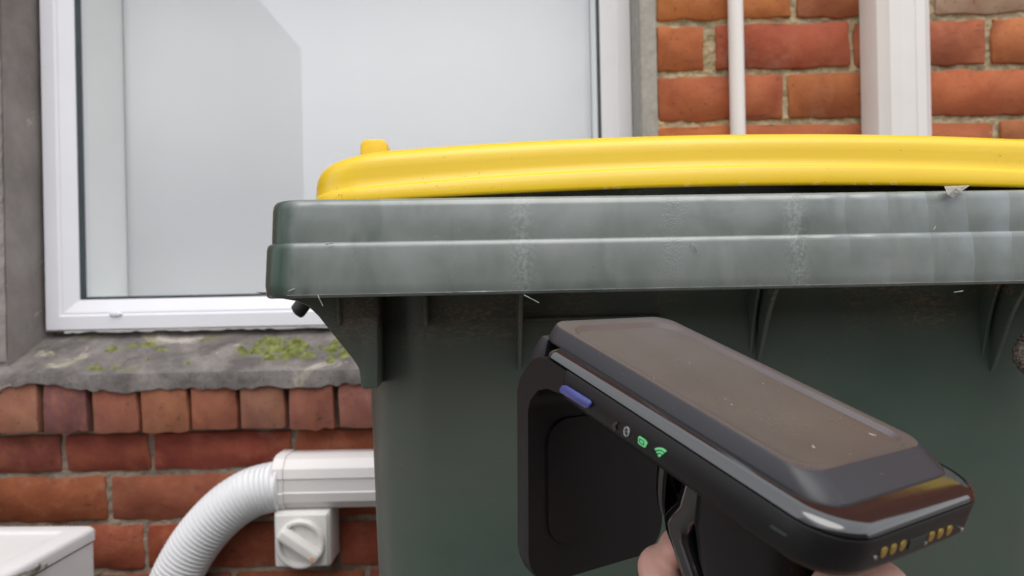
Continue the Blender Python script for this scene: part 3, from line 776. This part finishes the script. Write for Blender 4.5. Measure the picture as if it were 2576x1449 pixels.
# inside lining so the gap under the lid is dark, rear handle, axle and wheels
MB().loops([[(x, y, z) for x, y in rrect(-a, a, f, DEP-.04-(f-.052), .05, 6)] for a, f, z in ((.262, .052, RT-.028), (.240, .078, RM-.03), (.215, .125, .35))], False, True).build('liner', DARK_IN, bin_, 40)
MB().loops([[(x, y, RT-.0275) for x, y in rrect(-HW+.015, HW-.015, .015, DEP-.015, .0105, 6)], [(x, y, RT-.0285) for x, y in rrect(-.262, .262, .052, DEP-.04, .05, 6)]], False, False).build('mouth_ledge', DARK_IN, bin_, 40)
MB().loops(sweep([(-.23, DEP+.03, RT-.02), (.23, DEP+.03, RT-.02)], .014, 14)).build('handle', GREEN, bin_)
for x in (-.2, .2): bevelled('handle_bracket', MB().box(x-.012, x+.012, DEP-.02, DEP+.03, RT-.04, RT-.008), GREEN, bin_, .004, 2)
MB().loops(sweep([(-.27, DEP-.07, .1), (.27, DEP-.07, .1)], .01, 12)).build('axle', METAL, bin_)
for s_ in (-1, 1):
    w_ = MB().loops([[(s_*x, DEP-.07+r*math.cos(k*pi/16), .1+r*math.sin(k*pi/16)) for k in range(32)] for x, r in ((.24, .03), (.243, .09), (.25, .1), (.28, .1), (.287, .09), (.29, .03))]).build('wheel', BLACK, bin_)
# scrap of clear film caught under the lid
p = [bin_at(u, v, .004 if v < 480 else -.0016) for u, v in ((2375, 468), (2440, 466), (2418, 482), (2398, 498), (2385, 490))]
fo = MB().add(p+[(p[0]+p[2])/2+Vector((0, -.003, 0))], [(0, 1, 5), (1, 2, 5), (2, 3, 5), (3, 4, 5), (4, 0, 5)]).build('plastic_scrap', FILM, None, 0)
fo.location = bin_.location; fo.rotation_euler = bin_.rotation_euler
md = fo.modifiers.new('thick', 'SOLIDIFY'); md.thickness = .0004
tag(fo, 'small torn scrap of clear plastic caught under the yellow lid', 'scrap')
# fuzzy cocoon stuck to the right-hand rib
mb = MB(); base_ = [bin_at(u, v, .036) for u, v in ((2584, 830), (2576, 862), (2570, 892), (2580, 925), (2586, 945))]
co = MB().loops(sweep(spline(base_, 6), [.001+.0045*math.sin(pi*min(1, max(0, i/24)))+.0016*noise.noise((i*.9, 1, 2)) for i in range(25)], 12)).build('cocoon', DEBRIS, None, 60)
co.location = bin_.location; co.rotation_euler = bin_.rotation_euler
tag(co, 'brown fuzzy insect cocoon stuck on the bin at the right edge', 'cocoon')

# ------------------------------------------------------------------ handheld reader
Lc = Vector((-.5427, .7819, .3085)).normalized(); wc = Vector((.8354, .5496, .0036)); wc = (wc-Lc*wc.dot(Lc)).normalized(); tc_ = wc.cross(Lc)
Wv, Lv, Tv = unroll(wc), unroll(Lc), unroll(tc_)
O = unroll(Vector((76/F*.345, .345, -137.5/F*.345)))+Vector((0, 0, H))
sc = empty('handheld_reader', O)
sc.matrix_world = Matrix(((Wv.x, Lv.x, Tv.x, O.x), (Wv.y, Lv.y, Tv.y, O.y), (Wv.z, Lv.z, Tv.z, O.z), (0, 0, 0, 1)))
tag(sc, 'black handheld pistol grip reader with dusty screen and green status icons', 'scanner')
Minv = Matrix((Wv, Lv, Tv))                # world direction -> local
CAM0 = Minv @ (Vector((0, 0, H))-O)
def sc_at(u, v, ax, val):
    d = Minv @ ray(u, v); k = (val-CAM0[ax])/d[ax]; return CAM0+d*k
def cc(x, y): return (1289.3+.4995*x, 792.4+.4995*y)
def plan(d, r, w0, w1, l0, l1, n=8): return rrect(w0+d, w1-d, l0+d, l1-d, r, n)
# sled: glossy shoulder above, matte band below
SW0, SW1, SL0, SL1 = -.0075, .0885, -.1625, -.0285
TB = -.0155
def sl_(lv, l1, rf, n=8):
    return [[(x, y, z) for x, y in rrect(SW0+d, SW1-d, SL0+d, l1-min(d, .004), [max(.002, .018-d)]*2+[max(.00005, rf-d)]*2, n)] for d, z in lv]
MB().loops(sl_([(.020, .0034), (.0085, .0033), (.0066, .0032), (.0050, .0030), (.0034, .0026), (.0020, .0019), (.0010, .0009), (.0005, -.0002), (.0009, -.0007), (.002, -.0008)], -.0105, .006), True, True).build('trim', GLOSS, sc, 50)
body_o = MB().loops(sl_([(.0018, -.0008), (.0005, -.0010), (0, -.0017), (.0003, TB+.004), (.0010, TB+.0018), (.0024, TB+.0005), (.005, TB), (.02, TB-.0006)], SL1, .0), True, True).build('shell', SHELL, sc, 40)
# terminal: side walls slope in to a crisp ridge, top carries a shallow screen well
C0, C1, D0, D1 = .0005, .0825, -.1510, .004
def cv(lv, n=8): return [[(x, y, z) for x, y in rrect(C0+d0, C1-d1, D0+d2, D1-d3, r, n)] for d0, d1, d2, d3, z, r in lv]
MB().loops(cv([(.0016, .0016, .0016, 0, .0012, .010), (.0004, .0004, .0004, 0, .0022, .0112), (0, 0, 0, 0, .0028, .0115), (.0003, .0002, .0006, 0, .0040, .0115), (.0030, .0014, .0105, .0006, .0086, .010), (.0034, .0017, .0114, .0008, .0090, .0098), (.0038, .002, .012, .001, .0092, .0096)]), True, False).build('bezel', BEZEL, sc, 35)
MB().loops(cv([(.0038, .002, .012, .001, .0092, .0096), (.0042, .0024, .0124, .0014, .0093, .0094), (.0072, .0062, .0138, .0078, .0093, .012), (.0074, .0066, .0140, .0083, .0092, .012), (.0084, .0088, .0148, .0108, .0076, .011), (.0090, .0094, .0154, .0114, .0075, .011)]), False, True).build('screen', SCREEN, sc, 50)
# antenna head: an L-shaped arm that turns down from the far end of the sled
outer = [(-.0286, -.0014), (-.0154, -.0014), (-.0100, -.0026), (-.0052, -.0055), (-.0012, -.0112), (.0020, -.0180), (.0026, -.0247)]
inner = [(-.0082, -.0300), (-.0084, -.0247), (-.0125, -.0180), (-.0187, -.0142), (-.0286, -.0124)]
LB = .0905; RC = .016; AW1 = .080
dn = Vector((-.301, -.954)).normalized()
ls = []
NW = 14
ws = [SW0+RC*(1-math.cos(.5*pi*i/8)) for i in range(9)]+[AW1-RC*(1-math.cos(.5*pi*i/8)) for i in range(8, -1, -1)]
for q, w in enumerate(ws):
    e = max(0., 1-(w-SW0)/RC, 1-(AW1-w)/RC); cutb = RC*(1-math.sqrt(max(0., 1-e*e)))
    lb = LB-cutb; o1, i1 = Vector(outer[-1]), Vector(inner[0])
    tp_ = 0
    pr = list(outer)+[o1+dn*lb*.33, o1+dn*lb*.66, o1+dn*(lb-.002), o1+dn*lb+Vector((-.002, .0006)), i1+dn*(lb-.006)+Vector((.002, .0006)), i1+dn*(lb-.0075), i1+dn*lb*.6, i1+dn*lb*.3]+list(inner)
    edge = .0012 if q in (0, len(ws)-1) else 0
    cxy = Vector((sum(p[0] for p in pr)/len(pr), sum(p[1] for p in pr)/len(pr)))
    ls.append([(w, p[0], p[1]) for p in pr])
ah = MB().loops(ls).build('antenna_head', SHELL, sc, 40)
# sunk panel on the head's near face
def an(w, s, off): p = Vector(inner[0])+dn*s; n2 = Vector((dn.y, -dn.x)); return (w, p.x+n2.x*off, p.y+n2.y*off)
pl_ = rrect(.0035, .072, .006, .066, .012, 6)
MB().loops([[an(w, s, o_) for w, s in pl_] for o_ in (-.0002, .0010)]).build('head_panel', SHELL, sc, 40)
hb = [(-.002, .0026), (.0036, .0024), (.0078, -.006), (.0105, -.016), (.0040, -.020), (-.002, -.012)]
bevelled('hinge_cover', MB().loops([[(w, l, t) for l, t in hb] for w in (.0012, .0775)]), BEZEL, sc, .0016, 2)
mb = MB()
for (x, y, r) in ((505, 70, .00035), (712, 318, .0004), (1103, 450, .0004), (1072, 422, .0003), (1516, 664, .0006), (1512, 656, .0003), (1262, 345, .00035), (1590, 440, .0003), (892, 243, .0003), (1800, 598, .0005), (1812, 602, .0006), (1826, 606, .0005), (2005, 640, .0005), (1420, 600, .0002), (1340, 380, .0002), (600, 210, .0003), (960, 330, .0002), (1250, 520, .0002), (1700, 700, .0003), (1880, 560, .0003), (450, 130, .0002), (1150, 300, .0002), (1650, 520, .0002), (820, 420, .0002)):
    r *= .72; p = sc_at(*cc(x, y), 2, .0076); n = 7; ph = random.random()*6
    mb.loops([[(p.x+q*r*math.cos(ph+k*2*pi/n)*random.uniform(.7, 1.3), p.y+q*r*1.4*math.sin(ph+k*2*pi/n)*random.uniform(.7, 1.3), p.z+d) for k in range(n)] for q, d in ((1, -.0001), (.8, r*.35), (.3, r*.5))])
tag(mb.build('dust', plain('pale_dust', (.36, .33, .30), .95, .1), sc, 60), kind='stuff')
# side key and status icons
def side_patch(name, pts, mat, parent, th=.0006, w=SW0-.0001):
    P = [sc_at(*cc(*p), 0, w) for p in pts]
    return MB().loops([[q for q in P], [q+Vector((-th, 0, 0)) for q in P]]).build(name, mat, parent, 30)
def poly_round(c, pts): return pts
kp = [sc_at(*cc(*p), 0, SW0) for p in ((246, 372), (262, 352), (282, 356), (398, 428), (405, 446), (392, 468), (376, 468), (250, 390))]
bevelled('side_key', MB().loops([kp, [q+Vector((-.0016, 0, 0)) for q in kp]]), BLUE, sc, .0006, 2)
W_ = SW0+.0001
side_patch('recess_mark', [(502, 556), (524, 534), (538, 540), (520, 558), (524, 580), (512, 578)], GLOSS, sc, .0004, W_)
# oval icon with a rune
oval = [(576+15*math.cos(k*pi/10), 587+26*math.sin(k*pi/10)) for k in range(20)]
ic = side_patch('link_icon', oval, ICON, sc, .0003, W_)
def stroke(pts, wd_, mat, parent, th, w=W_):
    mb = MB()
    for (a, b) in zip(pts[:-1], pts[1:]):
        a, b = Vector((*a, 0)), Vector((*b, 0)); d = (b-a).normalized(); n = Vector((-d.y, d.x, 0))*wd_; a2 = a-d*wd_*.5; b2 = b+d*wd_*.5
        P = [sc_at(*cc(q.x, q.y), 0, w) for q in (a2+n, b2+n, b2-n, a2-n)]
        mb.loops([P, [q+Vector((-th, 0, 0)) for q in P]])
    return mb.build('icon_mark', mat, parent, 0)
stroke([(568, 577), (583, 598), (576, 606), (575, 568), (583, 578), (569, 596)], 1.5, SHELL, ic, .00045)
bat = side_patch('battery_icon', [(636, 614), (642, 610), (668, 627), (672, 633), (679, 640), (679, 652), (673, 655), (673, 663), (666, 667), (640, 650), (635, 644)], LED, sc, .0003, W_)
stroke([(643, 621), (665, 636), (665, 655), (643, 641), (643, 621)], 1.6, SHELL, bat, .00045)
mb = MB(); cx_, cy2 = 740, 716
def arc_pts(r, a0, a1, n=9): return [(cx_+r*math.cos(a0+(a1-a0)*i/n)*.95, cy2-r*math.sin(a0+(a1-a0)*i/n)) for i in range(n+1)]
A_0, A_1 = math.radians(38), math.radians(118)
for r0, r1 in ((0.5, 15), (22, 31), (38, 49)):
    P = arc_pts(r1, A_0, A_1)+arc_pts(r0, A_1, A_0); P = [sc_at(*cc(*p), 0, W_) for p in P]
    n = len(P); v = P+[q+Vector((-.0003, 0, 0)) for q in P]; h_ = n//2
    f = [(i, i+1, n-2-i, n-1-i) for i in range(h_-1)]+[tuple(q+n for q in (i, i+1, n-2-i, n-1-i)) for i in range(h_-1)]+[(i, (i+1) % n, n+(i+1) % n, n+i) for i in range(n)]
    mb.add(v, f)
mb.build('signal_icon', LED, sc, 0)
side_patch('slot', [(1296, 1060), (1306, 1056), (1380, 1104), (1384, 1112), (1374, 1116), (1300, 1070)], DARK_IN, sc, .0002, W_)
# charging contacts on the near end
for (x, y) in ((1871, 1196), (1918, 1180), (1966, 1162), (2111, 1116), (2155, 1101), (2200, 1085)):
    p = sc_at(*cc(x, y), 1, SL0-.0001)
    MB().loops([[(p.x+r*math.cos(k*pi/8), p.y-d, p.z+r*1.1*math.sin(k*pi/8)) for k in range(16)] for r, d in ((.0018, -.0004), (.0018, .0001), (.0013, .0003))]).build('contact', GOLD, sc, 30)
p = sc_at(*cc(2040, 1142), 1, SL0); MB().loops([[(x, p.y-d, z) for x, z in rrect(p.x-.0055, p.x+.0055, p.z-.0018, p.z+.0018, .0008, 3)] for d in (-.001, .0002)]).build('port', DARK_IN, sc, 30)
for (x, y) in ((2078, 1148), (1826, 1222), (2262, 1080)):
    p = sc_at(*cc(x, y), 1, SL0); MB().loops([[(p.x+.0007*math.cos(k*pi/5), p.y-d, p.z+.0007*math.sin(k*pi/5)) for k in range(10)] for d in (-.0002, .0004)]).build('pin', METAL, sc, 30)
# pistol grip with glossy front spine and trigger
def gsec(t, l0, l1, hw, r=.010): return [(x, y, t) for x, y in rrect(.040-hw, .040+hw, l0, l1, r, 6)]
MB().loops([gsec(TB+.0005, -.136, -.074, .021), gsec(-.022, -.132, -.0785, .0180), gsec(-.034, -.131, -.081, .0165), gsec(-.046, -.133, -.083, .0162), gsec(-.060, -.140, -.0905, .0164), gsec(-.080, -.155, -.107, .0168), gsec(-.105, -.176, -.129, .017), gsec(-.125, -.190, -.145, .017), gsec(-.130, -.191, -.150, .013)]).build('grip', SHELL, sc, 40)
SPINE = [(TB+.0005, -.068), (-.022, -.0715), (-.034, -.0735), (-.044, -.0735), (-.050, -.0705), (-.0545, -.0688), (-.0585, -.0710), (-.065, -.0780), (-.0725, -.0850), (-.090, -.1005), (-.120, -.1270), (-.128, -.136)]
def front(t):
    for (t0, l0), (t1, l1) in zip(SPINE[:-1], SPINE[1:]):
        if t1 <= t <= t0: return l0+(l1-l0)*(t-t0)/(t1-t0)
    return -.137+(t+.128)*.88
MB().loops([[(x, y, t) for x, y in rrect(.0252, .0548, l-.016, l, .0065, 6)] for t, l in SPINE]).build('grip_spine', GLOSS, sc, 50)
tp = [(-.0575, TB+.001), (-.0585, -.022), (-.0598, -.031), (-.0612, -.040), (-.0628, -.047), (-.0652, -.0525), (-.0680, -.0555)]
ls = []
for (l, t), th in zip(tp, (.0034, .0034, .0033, .0032, .0030, .0024, .0012)):
    ls.append([(.040+x, l+y, t) for x, y in rrect(-.0110, .0110, -th, th, th*.85, 4)])
MB().loops(ls).build('trigger', GLOSS, sc, 50)

# ------------------------------------------------------------------ the hand that holds it
def capsule_chain(bm, pts):
    for (a, ra), (b, rb) in zip(pts[:-1], pts[1:]):
        a, b = Vector(a), Vector(b); d = b-a; q = d.to_track_quat('Z', 'Y').to_matrix().to_4x4()
        for p, r in ((a, ra), (b, rb)):
            bmesh.ops.create_icosphere(bm, subdivisions=3, radius=r, matrix=Matrix.Translation(p))
        bmesh.ops.create_cone(bm, cap_ends=True, segments=28, radius1=ra, radius2=rb, depth=d.length, matrix=Matrix.Translation((a+b)/2) @ q)
bm = bmesh.new()
# index finger resting under the trigger, the others closed round the grip
ti = sc_at(*cc(792, 1160), 0, .036); tm = sc_at(*cc(738, 1268), 0, .034)
capsule_chain(bm, [((.072, -.120, -.062), .0125), ((.066, -.080, -.070), .0100), (ti+Vector((.014, .001, -.002)), .0090), (ti+Vector((.003, -.001, 0)), .0078), (ti+Vector((-.003, -.006, .001)), .0066)])
capsule_chain(bm, [((.073, -.135, -.078), .0130), ((.067, -.092, -.088), .0108), (tm+Vector((.014, 0, -.002)), .0102), (tm, .0098), (tm+Vector((-.009, -.014, -.003)), .0088), ((.0145, -.112, -.093), .0078), ((.0140, -.128, -.098), .0068)])
for k, t in enumerate((-.104, -.121)):
    r = (.0094, .0082)[k]; l_ = front(t)
    capsule_chain(bm, [((.070, l_-.042, t+.008), .0125), ((.066, l_-.010, t), r*1.06), ((.056, l_+.010, t-.001), r), ((.034, l_+.010, t-.002), r*.95), ((.0145, l_-.008, t-.002), r*.88), ((.0135, l_-.024, t-.002), r*.75)])
# thumb round the near side, below the frame
capsule_chain(bm, [((.046, -.170, -.068), .019), ((.026, -.172, -.078), .0145), ((.012, -.152, -.096), .0112), ((.0115, -.130, -.110), .0098), ((.012, -.118, -.116), .0082)])
# palm, web and forearm
capsule_chain(bm, [((.036, -.1500, -.042), .0150), ((.062, -.145, -.052), .0175), ((.072, -.125, -.066), .014)])
capsule_chain(bm, [((.036, -.1530, -.044), .0160), ((.045, -.172, -.084), .020), ((.052, -.192, -.118), .020), ((.067, -.165, -.118), .015), ((.071, -.130, -.075), .0135)])
capsule_chain(bm, [((.060, -.150, -.080), .018), ((.062, -.172, -.112), .018)])
capsule_chain(bm, [((.044, -.170, -.078), .021), ((.050, -.210, -.122), .025), ((.054, -.255, -.180), .027), ((.06, -.33, -.27), .033), ((.062, -.40, -.36), .037)])
capsule_chain(bm, [((.054, -.185, -.115), .020), ((.058, -.210, -.142), .023), ((.060, -.255, -.19), .026)])
me = bpy.data.meshes.new('hand_raw'); bm.to_mesh(me); bm.free()
tmp = bpy.data.objects.new('hand_raw', me); COL.objects.link(tmp)
r_ = tmp.modifiers.new('r', 'REMESH'); r_.mode = 'VOXEL'; r_.voxel_size = .0014
s2 = tmp.modifiers.new('s', 'SMOOTH'); s2.factor = .5; s2.iterations = 9
dg = bpy.context.evaluated_depsgraph_get(); me2 = bpy.data.meshes.new_from_object(tmp.evaluated_get(dg)); bpy.data.objects.remove(tmp)
hand = finish('person', me2, SKIN, None, 0)
for p in me2.polygons: p.use_smooth = True
hand.matrix_world = sc.matrix_world.copy()
tag(hand, "bare right hand and forearm of a person gripping the black reader's handle", 'person')
print('BRICKS', brick_count)
